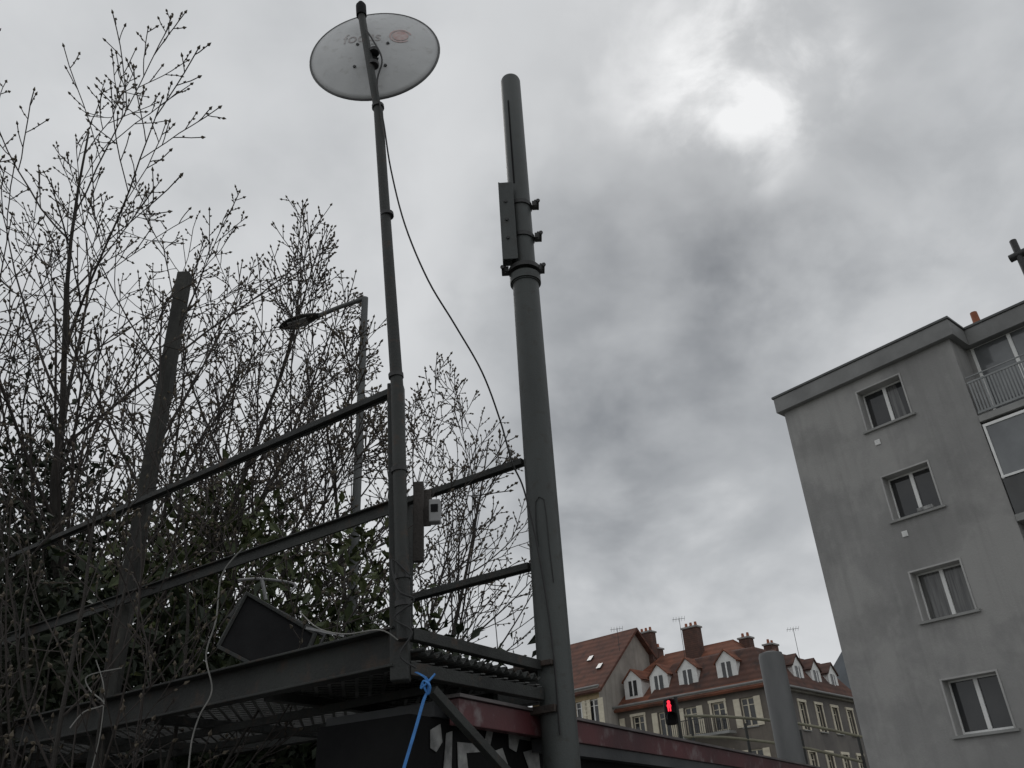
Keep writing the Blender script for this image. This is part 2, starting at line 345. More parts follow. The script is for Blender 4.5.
# ---------------- houses
def hframe(p0,p1):
    u=p1-p0; u.z=0; W=u.length; u.normalize(); n=V((u.y,-u.x,0))
    if n.dot(-p0)<0: n=-n
    return u,n,W
def dormer(root,o,u,n,a,z0,w,h,dback,d,wm,rm):
    b=MB(); x0,x1=a-w/2,a+w/2; P=lambda x,d_,z: V((o.x,o.y,0))+u*x+n*d_+Z*z
    pk=z0+h+w*.45
    b.face(P(x0,d,z0),P(x1,d,z0),P(x1,d,z0+h),P(a,d,pk),P(x0,d,z0+h))
    b.face(P(x0,d,z0),P(x0,d,z0+h),P(x0,d-dback,z0+h),P(x0,d-dback,z0)); b.face(P(x1,d,z0),P(x1,d,z0+h),P(x1,d-dback,z0+h),P(x1,d-dback,z0))
    do=b.build('dormer',wm,root)
    r=MB(); e=.12
    for s in (-1,1):
        A=P(a,d+e,pk+.06); B=P(a,d-dback,pk+.06); C_=P(a+s*(w/2+e),d-dback,z0+h-.08); E=P(a+s*(w/2+e),d+e,z0+h-.08)
        r.face(A,B,C_,E); r.face(*[q-Z*.09 for q in (A,B,C_,E)]); r.face(A,E,E-Z*.09,A-Z*.09)
    r.build('dormer_roof',rm,do)
    g=MB(); g.face(P(a-w*.23,d+.02,z0+.28),P(a+w*.23,d+.02,z0+.28),P(a+w*.23,d+.02,z0+h-.1),P(a-w*.23,d+.02,z0+h-.1)); g.build('pane',M['pane'],do)
    g=MB(); g.lb(V((o.x,o.y,0)),u,n,a-.05,a+.05,d+.022,d+.05,z0+.28,z0+h-.1); g.build('glazing_bar',M['frame'],do)
def house(label,p0,p1,D,ze,zr,cols,fl,wallm,roofm,style,dorm=(),dz=.5,chim=(),shut=None,hipl=0,hipr=0,mz=None,sidem=None,ww=.95,wh=1.7,fm=None,sur=None,dw=1.35,dh=1.25):
    u,n,W=hframe(p0,p1); base=V((p0.x,p0.y,0)); root=thing('house',label,'house',base)
    P=lambda a,d,z: base+u*a+n*d+Z*z
    ops=[]
    for k in range(fl):
        zc=ze-1.7-3.0*k
        for c in cols: ops.append((c*W-ww/2,c*W+ww/2,zc-wh/2,zc+wh/2))
    wl=MB(); facade(wl,base,u,n,W,0,ze,ops,.2)
    wl.face(P(0,0,0),P(0,0,ze),P(0,-D,ze),P(0,-D,0)); wl.face(P(0,-D,0),P(W,-D,0),P(W,-D,ze),P(0,-D,ze))
    sw=MB(); t=sw if sidem else wl
    facade(t,P(W,0,0),-n,u,D,0,ze,[],.2)
    if style=='gable':
        for a in (0,W): (t if a==W else wl).face(P(a,0,ze),P(a,-D/2,zr),P(a,-D,ze))
    wl.build('wall',wallm,root)
    if sidem: sw.build('gable_wall',sidem,root)
    for i,q in enumerate(ops): window(root,base,u,n,q,.2,fm or M['frame'],M['pane'],1,.08,M['concrete'],shut if i%3!=1 else None,trans=True,surround=sur if (i%3==1 or not shut) else None)
    e=MB(); e.lb(base,u,n,-.15,W+.15,.002,.25,ze-.28,ze-.02); e.build('cornice',M['gablew'],root)
    r=MB(); ov=.45
    if style in('gable','hip'):
        s=(zr-ze)/(D/2); el=ze-s*ov
        A=P(-ov,ov,el); B=P(W+ov,ov,el); C_=P(W+(ov if not hipr else -hipr),-D/2,zr); E=P(-ov if not hipl else hipl,-D/2,zr)
        G=P(W+ov,-D-ov,el); H=P(-ov,-D-ov,el)
        r.face(A,B,C_,E); r.face(H,G,C_,E)
        if hipr: r.face(B,G,C_)
        if hipl: r.face(A,H,E)
        fd=lambda z: -(z-ze)/s
    else:
        i1=1.3
        q1=[P(-ov,ov,ze-.05),P(W+ov,ov,ze-.05),P(W+ov,-D-ov,ze-.05),P(-ov,-D-ov,ze-.05)]
        q2=[P(i1,-i1,mz),P(W-i1,-i1,mz),P(W-i1,-D+i1,mz),P(i1,-D+i1,mz)]
        for k in range(4): r.face(q1[k],q1[(k+1)%4],q2[(k+1)%4],q2[k])
        A,B=P(D*.5,-D/2,zr),P(W-D*.5,-D/2,zr)
        r.face(q2[0],q2[1],B,A); r.face(q2[1],q2[2],B); r.face(q2[2],q2[3],A,B); r.face(q2[3],q2[0],A)
        fd=lambda z: -(z-ze)/(mz-ze)*i1
    ro=r.build('roof',roofm,root); sm=ro.modifiers.new('s','SOLIDIFY'); sm.thickness=.16; sm.offset=-1
    for a in dorm: dormer(root,base,u,n,a*W,ze+dz-.2,dw,dh,2.6,fd(ze+dz)+.1,M['white'],roofm)
    for a,dd,h,wd in chim:
        c=MB(); zb=ze+ (zr-ze)*max(0,1-abs(dd+D/2)/(D/2))-.6; q=P(a*W,dd,zb)
        c.box(q+Z*((h+.6)/2),u*wd/2,n*.35,Z*((h+.6)/2)); co=c.build('chimney',M['brick'],root)
        c=MB(); c.box(q+Z*(h+.6+.061),u*(wd/2+.08),n*.43,Z*.06); c.build('chimney_cap',M['concrete'],co)
        nk=max(2,int(wd/.35))
        for k in range(nk):
            x=-wd/2+.2+k*(wd-.4)/max(1,nk-1); c=MB(); c.tube([q+u*x+Z*(h+.72),q+u*x+Z*(h+1.05)],[.12,.09],8); c.build('chimney_pot',M['terracotta'],co)
    gm=MB(); gm.tube([P(-ov,ov+.06,ze-.12),P(W+ov,ov+.06,ze-.12)],.08,8); gm.build('gutter',M['cornice'],root)
    return root,base,u,n,W
zeB=10.2
KB=atZ(762,680,zeB); BL=atZ(598,710,zeB)
hB=house('long taupe corner house with red hipped tile roof, white dormers and tall brick chimney',BL,KB,10,zeB,14.0,(.1,.26,.42,.58,.74,.9),3,M['beige'],M['tile'],'hip',dorm=(.04,.22,.39,.57,.8),dz=.5,chim=((.47,-4.2,1.9,1.2),(.72,-6.0,.9,.8)),shut=M['cream'],hipl=3,hipr=4.2,fm=M['cream'],sur=M['cream'],dw=1.5,dh=1.4)
KC=atZ(771,683,10.0); CR=atZ(853,699,10.0)
hC=house('grey corner house with dark mansard roof and cream window surrounds, beside the apartment block',KC,CR,9,10.0,13.4,(.1,.3,.5,.7,.9),3,M['grey2'],M['slate'],'mansard',dorm=(.14,.36,.58,.8),dz=.4,mz=12.6,fm=M['cream'],sur=M['cream'],chim=((.75,-4,1.1,1.0),),dw=1.5,dh=1.4)
AL=atZ(532,699,11.5); AR=atZ(598,685,11.5)
hA=house('ochre house with brown tile roof and pale plain gable end, behind the thick pole',AL,AR,9.5,11.5,15.9,(.25,.5,.72,.9),3,M['yellow'],M['tile2'],'gable',chim=((.97,-6.9,2.0,1.2),(.9,-8.6,2.6,.8)),sidem=M['gablew'],shut=M['cream'])
root,base,u,n,W=hA
for a_,d_ in ((.6,-2.6),(.85,-1.6)):
    s=(15.9-11.5)/4.75; zc_=11.5-s*d_*1; r=MB(); c=base+u*(a_*W)+n*d_+Z*(zc_+.12); dirn=(n*-1+Z*s).normalized()
    r.box(c,u*.2,dirn*.28,dirn.cross(u)*.04); r.build('roof_window',M['pane'],root)
root,base,u,n,W=hB
for a,z in ((.66,zeB-2.7),(.66,zeB-5.7),(.34,zeB-5.7)):
    b=MB(); b.lb(base,u,n,a*W-2.2,a*W+2.2,.26,1.1,z-.15,z); bo=b.build('balcony',M['concrete'],root)
    b.v.clear(); b.f.clear(); b.lb(base,u,n,a*W-2.2,a*W+2.2,1.04,1.08,z+.9,z+.95)
    for k in range(30): x=a*W-2.18+k*4.36/29; b.lb(base,u,n,x-.015,x+.015,1.045,1.075,z,z+.9)
    b.build('railing',M['bolt'],bo)
def aerial(px,py,Y,h,label):
    t=atY(px,py,Y); b=MB(); b.tube([t-Z*h,t],.018,6); b.tube([t+V((-.5,0,-.1)),t+V((.4,0,-.04))],.014,5)
    for k in range(5): c=t+V((-.42+k*.2,0,-.1+k*.014)); b.tube([c-V((0,.2,-.12)),c+V((0,.2,-.12))],.009,4)
    tag(b.build('tv_aerial',M['bolt']),label,'aerial')
aerial(679,618,59,2.8,'thin tv aerial above the roof left of the tall brick chimney')
aerial(793,628,61,3.2,'thin tv aerial above the mansard roof of the right corner house')
aerial(617,628,60,1.6,'small tv aerial above the ridge of the brown roofed house')
# ---------------- walkway frame
h0=2.4
C0=atZ(402,660,h0); B0=atZ(547,690,h0)
Ld=V((-.828,.561,0)).normalized(); Wd=(B0-C0); Wd.z=0; WW=Wd.length; Wd.normalize()
nF=V((-Ld.y,Ld.x,0)); nF=nF if nF.dot(V((0,1,0)))<0 else -nF
def zAt(px,py,p): return atY(px,py,p.y).z
zT=zAt(402,628,C0); zB=zAt(402,668,C0); LL=6.0
wk=thing('steel_walkway','dark raised steel walkway with grating deck and railings, carrying the dish mast','walkway',(C0.x,C0.y,0))
o=V((C0.x,C0.y,0))
def chan(mb,o,u,n,a,c,z0,z1,fl=.07,t=.012):
    mb.lb(o,u,n,a,c,-t,0,z0,z1); mb.lb(o,u,n,a,c,0.001,fl,z1-t,z1); mb.lb(o,u,n,a,c,0.001,fl,z0,z0+t)
b=MB(); chan(b,o,Ld,nF,.0,LL,zB,zT); b.build('beam',M['steel'],wk,bevel=.003)
oB=V((B0.x,B0.y,0))-nF*.14
b=MB(); chan(b,oB,Ld,-nF,0.0,LL,zB,zT); b.build('beam',M['steel'],wk,bevel=.003)
for d in (.4,.85):
    b=MB(); b.lb(o-nF*d,Ld,nF,.1,LL,-.02,.02,zB-.05,zB-.01); b.build('joist',M['steel'],wk)
uE=Wd; nE=V((uE.y,-uE.x,0)); nE=nE if nE.dot(Ld)<0 else -nE
b=MB(); b.lb(o,uE,nE,.05,WW-.09,-.02,.03,zT-.05,zT+.005); b.build('end_beam',M['steel'],wk,bevel=.003)
b=MB(); b.lb(o,uE,nE,.03,WW-.08,-.03,.03,zB-.03,zB+.03); b.build('end_beam',M['steel'],wk,bevel=.003)
for k in range(1,7):
    b=MB(); b.lb(o+Ld*(k*.95),-nF,Ld,.02,WW,-.03,.03,zB-.015,zB+.03); b.build('crossbeam',M['steel'],wk)
b=MB(); mz_=zB+.045; step=.10; Lg,Wg=LL,WW-.08
kk=int((Lg+Wg)/step)
for i in range(kk):
    a0=i*step
    for sgn in (1,-1):
        if sgn==1: s0=max(0,a0-Wg); s1=min(Lg,a0); q0=(s0,a0-s0); q1=(s1,a0-s1)
        else:
            s0=max(0,a0-Wg); s1=min(Lg,a0); q0=(s0,Wg-(a0-s0)); q1=(s1,Wg-(a0-s1))
        if s1-s0<.05: continue
        b.bar(o+Ld*q0[0]-nF*(.03+q0[1])+Z*mz_,o+Ld*q1[0]-nF*(.03+q1[1])+Z*(mz_+.001*sgn),.018,.006)
b.build('grating',M['mesh'],wk)
b=MB(); nn=90; pr=[]
for i in range(nn+1):
    s=.08+(WW-.22)*i/nn; zz=zB+.085+.018*math.sin(i*2*math.pi/6)
    pr.append((o+uE*s+Z*zz+nE*.045,o+uE*s+Z*zz+Ld*1.1))
for A,B in zip(pr,pr[1:]): b.face(A[0],B[0],B[1],A[1])
q=b.build('corrugated_sheet',M['mast'],wk,True); sm=q.modifiers.new('s','SOLIDIFY'); sm.thickness=.006
b=MB(); pb=C0.copy(); pb.z=zB-.06; pt=atY(396,386,C0.y)
b.bar(pb+V((-.005,0,0)),pt,.085,.085,V((0,1,0))); b.build('corner_post',M['mast'],wk,bevel=.006)
zr1=zAt(390,388,C0); zr2=zAt(395,505,C0)
b=MB(); b.lb(o,Ld,nF,.02,LL,.0,.03,zr1-.018,zr1+.018); b.lb(o,Ld,nF,.02,LL,-.012,-.001,zr1-.03,zr1+.018); b.build('rail',M['steel'],wk,bevel=.002)
b=MB(); b.lb(o,Ld,nF,.02,LL,.0,.015,zr2-.032,zr2+.032); b.lb(o,Ld,nF,.02,LL,.016,.04,zr2+.024,zr2+.032); b.build('rail',M['steel'],wk,bevel=.002)
oR=V((B0.x,B0.y,0))
for (px,py) in ((523,460),(528,565)):
    z=zAt(px,py,B0); b=MB(); b.lb(oR,Ld,nF,.06,1.22,.0,.03,z-.02,z+.022); b.lb(oR,Ld,nF,.06,1.22,-.01,-.001,z-.03,z+.022); b.build('rail',M['steel'],wk,bevel=.002)
b=MB(); z=zAt(523,460,B0); b.lb(oR,Ld,nF,1.08,1.13,-.06,-.011,zB,z+.05); b.build('rail_post',M['steel'],wk,bevel=.003)
q=atP(116,655,o-nF*.08,nF); qt=atP(185,274,o-nF*.08,nF)
b=MB(); b.bar(V((q.x,q.y,0)),V((qt.x,qt.y,qt.z)),.10,.085,V((0,1,0))); b.build('support_post',M['post'],wk,bevel=.008)
for t_ in (.6,3.2):
    b=MB(); b.bar(o+Ld*t_-nF*1.0,o+Ld*t_-nF*1.0+Z*(zB-.05),.08,.08,V((0,1,0))); b.build('leg',M['steel'],wk)
b=MB(); b.bar(atY(432,690,C0.y+.15),atY(512,778,C0.y+.55),.045,.04); b.build('brace',M['steel'],wk,bevel=.003)
for z0,z1 in ((zB-.10,zB-.06),(zT-.03,zT)):
    b=MB(); b.lb(o,uE,nE,WW-.10,WW+.12,-.16,.10,z0,z1); b.build('pole_bracket',M['rust'],wk,bevel=.003)
# ---------------- mast
mt=thing('antenna_mast','slender dark mast with sleeve, leaning left beside the walkway corner post','mast',(C0.x,C0.y,zB))
Y0=C0.y-.09
p=lambda px,py,dy=0: atY(px,py,Y0+dy)
b=MB(); b.tube([p(404,640),p(402,560),p(397,385),p(383,180),p(378,106)],[.034,.034,.034,.031,.031],14); b.build('outer_tube',M['mast'],mt,True)
b=MB(); b.tube([p(379,120),p(376,100),p(361,12)],[.026,.027,.027],14); b.build('inner_tube',M['mast'],mt,True)
b=MB(); b.tube([p(361.5,16),p(361,6),p(360.8,3)],[.037,.037,.02],14); b.build('cap',M['black'],mt,True)
for px,py in ((396,376),(399,470),(402,577),(403,604),(378,107),(387,215)):
    b=MB(); c=p(px,py); dd=(p(px-1,py-12)-c).normalized(); b.tube([c-dd*.012,c+dd*.012],.041,14); b.build('clamp',M['bolt'],mt,True)
R=.468; mc=p(374,56); a=V((-.03,-.998,.02)).normalized(); e1=V((1,0,-.07)); e1=(e1-a*e1.dot(a)).normalized(); e2=e1.cross(-a)
if e2.z<0: e2=-e2
dc=mc+V((0,.17,0))+e2*.225-e1*.048
bul=.08
sf=lambda x,y: dc+e1*x+e2*y+a*(bul*(1-(x*x+y*y)/(R*R)))
ds=thing('satellite_dish','large round pale grey satellite dish clamped near the top of the leaning mast','satellite dish',dc)
b=MB(); nr,na=12,64; rings=[]
for i in range(nr+1):
    r=R*i/nr; rings.append([len(b.v)+k for k in range(na)])
    for k in range(na): g=2*math.pi*k/na; b.v.append(sf(r*math.cos(g),r*math.sin(g)))
for i in range(nr):
    for k in range(na): k2=(k+1)%na; b.f.append((rings[i][k],rings[i][k2],rings[i+1][k2],rings[i+1][k]))
o_=b.build('reflector',M['dish'],ds,True); sm=o_.modifiers.new('s','SOLIDIFY'); sm.thickness=.004
b=MB(); b.tube([sf(R*math.cos(2*math.pi*k/64),R*math.sin(2*math.pi*k/64)) for k in range(65)],.009,8,False); b.build('rim',M['dishrim'],ds,True)
for x,y in ((-.11,.02),(.11,.02),(-.11,-.2),(.11,-.2)):
    b=MB(); c=sf(x,y); b.tube([c-a*.004,c+a*.012],.012,6); b.build('bolt',M['bolt'],ds)
b=MB(); b.bar(sf(0,-.12)-a*.01,mc+V((0,.02,-.02)),.05,.05); b.tube([mc-Z*.10,mc-Z*.07],.036,14); b.tube([mc+Z*.03,mc+Z*.06],.036,14); b.build('bracket',M['bolt'],ds)
tcv=bpy.data.curves.new('t','FONT'); tcv.body='focus'; tcv.size=.15; tcv.align_x='CENTER'
to=bpy.data.objects.new('t',tcv); COL.objects.link(to); bpy.context.view_layer.update()
me=bpy.data.meshes.new_from_object(to); bpy.data.objects.remove(to)
b=MB(); b.v=[sf(v.co.x*.9-.085,v.co.y*1.05+.05)+a*.007 for v in me.vertices]; b.f=[tuple(f.vertices) for f in me.polygons]; b.build('lettering',M['logo'],ds)
b=MB()
for r0,r1,g0,g1 in ((.066,.08,.3,5.6),(.0,.058,0,6.28)):
    for k in range(20):
        A,B_=g0+(g1-g0)*k/20,g0+(g1-g0)*(k+1)/20
        b.face(*[sf(.19+r*math.cos(g),.115+r*math.sin(g))+a*.007 for r,g in ((r0,A),(r1,A),(r1,B_),(r0+.0005,B_))])
b.build('emblem',M['emblem'],ds)
# ---------------- big pole
pl=thing('steel_pole','thick grey green round steel pole with clamped bracket plate, right of the dish mast','pole',(B0.x,B0.y,0))
pp=lambda px,py,dy=0: atY(px,py,B0.y+dy)
ptop=pp(511,80); pj=pp(524,280)
A1=pp(560,738); A2=pp(511,90); dx=(A2-A1)/(A2.z-A1.z); ax=lambda z: A1+dx*(z-A1.z)
R1=.104
b=MB(); b.tube([ax(0),ax(1.5),ax(pj.z)],[R1,R1,R1*.93],28); b.build('lower_tube',M['pole'],pl,True)
zt2=ptop.z
b=MB(); b.tube([ax(pj.z-.05),ax(zt2-.03),ax(zt2-.008),ax(zt2+.004)],[.085,.085,.078,.05],28); b.build('upper_tube',M['pole'],pl,True)
b=MB(); b.tube([ax(pj.z-.04),ax(pj.z+.025)],.115,28); b.tube([ax(pj.z-.05),ax(pj.z-.04)],.104,28); b.build('collar',M['pole'],pl,True)
b=MB(); z0=zAt(512,190,B0); z1=zAt(505,108,B0); sd_=V((-.42,-1,0)).normalized()*.0855; tt=Z.cross(sd_).normalized()
b.box((ax(z0)+ax(z1))/2+sd_,tt*.006,sd_.normalized()*.004,dx.normalized()*((z1-z0)/2)); b.build('slot',M['black'],pl)
z0=zAt(505,270,B0); z1=zAt(505,192,B0)
c=(ax(z0)+ax(z1))/2; b=MB(); b.box(c+V((-.155,-.06,0)),V((.0,.055,0)),V((.005,0,0)),Z*((z1-z0)/2)); b.box(c+V((-.1025,-.115,0)),V((.0575,0,0)),V((0,.005,0)),Z*((z1-z0)/2-.01))
b.box(c+V((-.12,-.01,0)),V((.04,0,0)),V((0,.005,0)),Z*((z1-z0)/2-.03)); po=b.build('bracket_plate',M['pole'],pl,bevel=.002)
for dz_ in (-.18,0,.18):
    b=MB(); b.tube([c+V((-.11,-.119,dz_)),c+V((-.11,-.13,dz_))],.014,6); b.build('bolt',M['bolt'],po)
for py in (208,240,272):
    z=zAt(520,py,B0); b=MB(); b.tube([ax(z-.018),ax(z+.018)],.096 if py<260 else .12,24)
    for s_ in (1,-1):
        c=ax(z)+V((s_*.112 if py<260 or s_>0 else -.135,-.02,0))
        if s_<0 and py<260: continue
        b.box(c+V((s_*.01,0,0)),V((.026,0,0)),V((0,.03,0)),Z*.022); b.tube([c+V((s_*.03,-.05,.0)),c+V((s_*.03,.05,0))],.008,6); b.tube([c+V((s_*.03,-.06,.0)),c+V((s_*.03,-.045,0))],.016,6)
        b.tube([c+V((s_*.01,-.02,-.035)),c+V((s_*.01,-.02,.035))],.009,6)
    b.build('clamp',M['bolt'],pl,True)
b=MB(); zz=zAt(540,525,B0)
def onp(x,z): return ax(z)+V((x,-math.sqrt(max(R1*R1-x*x,0))-.001,0))
b.tube([onp(x,zz+dz_) for x,dz_ in ((-.05,-.17),(-.052,.0),(-.045,.12),(-.02,.15),(.01,.13),(.018,.0),(.02,-.17),(.03,-.4))],.0028,5,False); b.build('wire',M['cable'],pl)
# ---------------- cables
def smooth(pts,k=6):
    out=[]; P_=[pts[0]]+pts+[pts[-1]]
    for i in range(1,len(P_)-2):
        for j in range(k):
            t=j/k; a,b,c,d=P_[i-1:i+3]
            out.append(.5*((2*b)+(c-a)*t+(2*a-5*b+4*c-d)*t*t+(-a+3*b-3*c+d)*t**3))
    out.append(pts[-1]); return out
def cable(pts,r,m,name,label,cat='cable',n=6):
    b=MB(); b.tube(smooth([atY(*q) for q in pts]),r,n); return tag(b.build(name,m,None,True),label,cat)
Yc=C0.y; Yb=B0.y
cable([(366,30,Yc-.13),(374,42,Yc-.16),(382,60,Yc-.16),(377,84,Yc-.14),(384,125,Yc-.13),(391,170,Yc-.02),(405,225,Yc+.08),(428,280,Yc+.2),(455,325,Yc+.4),(482,372,Yc+.6),(500,420,Yc+.78),(512,462,Yc+.85),(524,490,Yb-.14),(538,550,Yb-.12),(552,640,Yb-.12),(560,735,Yb-.12)],.006,M['cable'],'hanging_cable','black cable sagging from the dish mast across to the thick pole')
cable([(243,548,4.5),(222,575,4.5),(216,620,4.5),(206,655,4.5),(212,690,4.5),(200,715,4.5),(192,740,4.5),(188,775,4.5)],.0042,M['wcable'],'hanging_cable','long grey cable dangling past the front beam, below the floodlight')
cable([(122,668,4.85),(88,676,4.8),(90,690,4.8),(104,704,4.8),(84,712,4.8),(70,728,4.8)],.0038,M['wcable'],'hanging_cable','short tangled pale cable on the beam at the left post')
cable([(96,660,4.8),(104,690,4.8),(100,735,4.8),(90,775,4.8)],.003,M['wcable'],'hanging_cable','thin straight cable hanging under the beam near the left post')
cable([(398,640,Yc-.12),(380,630,Yc-.12),(345,634,Yc),(318,628,Yc+.2),(300,612,Yc+.6)],.003,M['wcable'],'loose_cable','pale cable lying between corner post and floodlight')
cable([(410,575,Yc-.14),(392,560,Yc-.12),(398,590,Yc-.16),(414,600,Yc-.15),(394,618,Yc-.14),(412,632,Yc-.14),(400,655,Yc-.14),(416,668,Yc-.12)],.005,M['cable'],'tie_wire','dark tie wire wound around the foot of the leaning mast')
b=MB(); pts=smooth([atY(*q) for q in ((416,672,Yc-.14),(426,678,Yc-.16),(429,688,Yc-.16),(424,700,Yc-.15),(416,728,Yc-.15),(402,775,Yc-.15))])
for i in range(len(pts)-1):
    w0=V((.007,-.003,0)); b.face(pts[i]-w0,pts[i]+w0,pts[i+1]+w0,pts[i+1]-w0)
b.tube(smooth([atY(*q) for q in ((435,674,Yc-.15),(426,684,Yc-.17),(421,688,Yc-.16),(424,681,Yc-.17),(430,686,Yc-.18),(428,694,Yc-.16),(422,682,Yc-.17))]),.005,6)
o_=b.build('strap',M['blue']); sm=o_.modifiers.new('s','SOLIDIFY'); sm.thickness=.003; tag(o_,'bright blue strap knotted to the walkway corner and hanging down','strap')
jb=thing('junction_box','small pale grey junction box on a dark backing board, beside the corner post','junction box',atY(427,520,Yc))
b=MB(); c=atY(435,512,Yc); b.box(c,V((.028,0,0)),V((0,.03,0)),Z*.06); b.build('housing',M['box'],jb,bevel=.006)
b=MB(); b.box(c-V((0,.032,-.01)),V((.018,0,0)),V((0,.002,0)),Z*.02); b.build('sticker',M['black'],jb)
b=MB(); c=atY(417,520,Yc); b.box(c+V((.005,.02,0)),V((.026,0,0)),V((0,.018,0)),Z*.21); b.box(c+V((.035,.045,.08)),V((.03,0,0)),V((0,.005,0)),Z*.1); b.build('backing_board',M['wood'],jb,bevel=.003)
# floodlight
fl=thing('floodlight','large black floodlight housing tilted on its bracket on the walkway deck','floodlight',atY(265,655,5.1))
Yf=5.05
q=[atY(246,592,Yf),atY(318,634,Yf-.1),atY(296,690,Yf-.22),atY(216,648,Yf-.12)]
cn_=(q[1]-q[0]).cross(q[3]-q[0]).normalized(); 
if cn_.dot(CAM-q[0])>0: cn_=-cn_
b=MB(); b.face(*q); q2=[x+cn_*.12+Z*.02 for x in q]; cc=sum(q2,V())/4; q2=[cc+(x-cc)*.85 for x in q2]; b.face(*q2[::-1])
for i in range(4): j=(i+1)%4; b.face(q[i],q2[i],q2[j],q[j])
b.build('housing',M['black'],fl,bevel=.015)
b=MB(); cc=sum(q,V())/4
qq=[cc+(x-cc)*.95-cn_*.012 for x in q]
for i in range(4): b.bar(qq[i],qq[(i+1)%4],.02,.02)
b.build('frame',M['mast'],fl,bevel=.003)
b=MB(); m1=q[0].lerp(q[3],.5); m2=q[1].lerp(q[2],.5); ex=(m2-m1).normalized(); up_=(q[0]-q[3]).normalized()
b.tube([m1-ex*.02,m1-ex*.02+up_*.2+cn_*.04,m2+ex*.02+up_*.2+cn_*.04,m2+ex*.02],.013,8); b.build('bracket',M['bolt'],fl,True)
b=MB(); b.tube(smooth([atY(*q_) for q_ in ((238,580,5.2),(262,579,5.2),(294,584,5.2),(290,592,5.15))]),.009,8); b.tube([atY(262,579,5.2),atY(266,600,5.2)],.012,6); b.build('mounting_arm',M['alu'],fl,True)
b=MB(); b.bar(atY(306,628,4.8),atY(344,636,4.8),.010,.014); b.build('strut',M['alu'],fl)
# ---------------- kiosk
zk=2.3
k1=atZ(445,691,zk); k2=atZ(838,771,zk); k1.z=k2.z=0
ku=(k2-k1); KW=ku.length; ku.normalize(); kn=V((ku.y,-ku.x,0))
ki=thing('kiosk','low dark kiosk with thin maroon fascia under the steel walkway','kiosk',k1)
b=MB(); b.lb(k1,ku,kn,-.12,KW,-.7,-.12,0,zk-.1); b.build('wall',M['darkwall'],ki)
b=MB(); b.lb(k1,ku,kn,.10,KW,-.1,.02,zk-.016,zk); b.build('roof_edge',M['edge'],ki)
b=MB(); b.lb(k1,ku,kn,.12,KW,-.06,.0,zk-.14,zk-.018); b.build('fascia',M['red'],ki,bevel=.004)
b=MB(); b.lb(k1,ku,kn,.05,KW,-.8,-.101,zk-.099,zk-.03); b.build('roof',M['grey'],ki)
b=MB(); b.lb(k1,ku,kn,1.0,KW,-.10,-.02,zk-.21,zk-.142); b.build('shutter_box',M['grey'],ki)
wp=k1-kn*.115
for poly in (((430,730),(440,724),(442,742),(436,752),(430,748)),((446,733),(452,731),(451,772),(443,772)),((457,742),(478,744),(480,752),(466,753),(468,772),(458,772)),((487,728),(493,730),(490,745),(484,743)),((492,752),(502,748),(510,772),(496,772)),((508,727),(531,733),(530,741),(519,739),(516,752),(509,748)),((523,752),(538,748),(540,770),(530,772))):
    b=MB(); b.face(*[atP(x,y,wp,kn) for x,y in poly]); q=b.build('graffiti_patch',M['dirtywhite'],ki); sm=q.modifiers.new('s','SOLIDIFY'); sm.thickness=.003
# ---------------- street lamp
YL=9.3
sl=thing('street_lamp','pale grey street lamp with long arm and pointed oval head, left of the mast','street lamp',(atY(355,530,YL).x,YL,0))
t=atY(365,298,YL); b=MB(); b.tube([V((t.x,YL,0)),V((t.x,YL,3)),t],[.065,.06,.045],12); b.build('pole',M['lamppole'],sl,True)
b=MB(); ap=smooth([t,atY(357,301,YL),atY(340,307,YL),atY(318,316,YL)]); b.tube(ap,[.032]*len(ap),10); b.build('arm',M['lamppole'],sl,True)
b=MB(); A=atY(320,315,YL); B_=atY(279,328,YL); dd=(B_-A); LLn=dd.length; dd.normalize(); sd2=V((0,1,0)); upv=dd.cross(sd2).normalized()
if upv.z<0: upv=-upv
sec=[(0,.03,.03),(.12,.07,.045),(.4,.13,.06),(.7,.13,.055),(.9,.08,.035),(1,.02,.015)]; k=len(b.v)
for t_,w_,h_ in sec:
    c=A+dd*LLn*t_
    for j in range(12): g=2*math.pi*j/12; b.v.append(c+sd2*w_*math.cos(g)+upv*h_*math.sin(g)*(1 if math.sin(g)>0 else .5))
for i in range(5):
    for j in range(12): j2=(j+1)%12; b.f.append((k+i*12+j,k+i*12+j2,k+(i+1)*12+j2,k+(i+1)*12+j))
b.f.append(tuple(k+j for j in range(12))); b.f.append(tuple(k+60+j for j in range(12))); lh=b.build('lamp_head',M['mast'],sl,True)
b=MB(); c=A+dd*LLn*.55-upv*.03; b.box(c,dd*.13,sd2*.085,upv*.008); b.build('lamp_glass',M['lampglass'],lh)
# ---------------- traffic light
Yt=16; t=atY(669,712,Yt); tl=thing('traffic_light','black pedestrian traffic light showing a lit red figure, in front of the houses','traffic light',(t.x+.18,Yt,0))
b=MB(); b.box(t+V((.02,0,0)),V((.10,0,0)),V((0,.08,0)),Z*.22); b.build('housing',M['black'],tl,bevel=.04)
b=MB()
for dz in (.11,-.11):
    pts=[t+V((.02+.09*math.cos(g),-.08,dz+.09*math.sin(g))) for g in [math.radians(-20+i*22) for i in range(11)]]
    for i in range(10): b.face(pts[i],pts[i+1],pts[i+1]+V((0,-.1,0)),pts[i]+V((0,-.1,0)))
b.build('visor',M['black'],tl)
b=MB(); c=t+V((.0,-.09,.09)); b.tube([c+V((0,.0,.065)),c+V((0,-.012,.065))],.03,12); b.tube([c+V((0,-.003,.035)),c+V((0,-.003,.0)),c+V((0,-.003,-.03))],[.03,.042,.03],8)
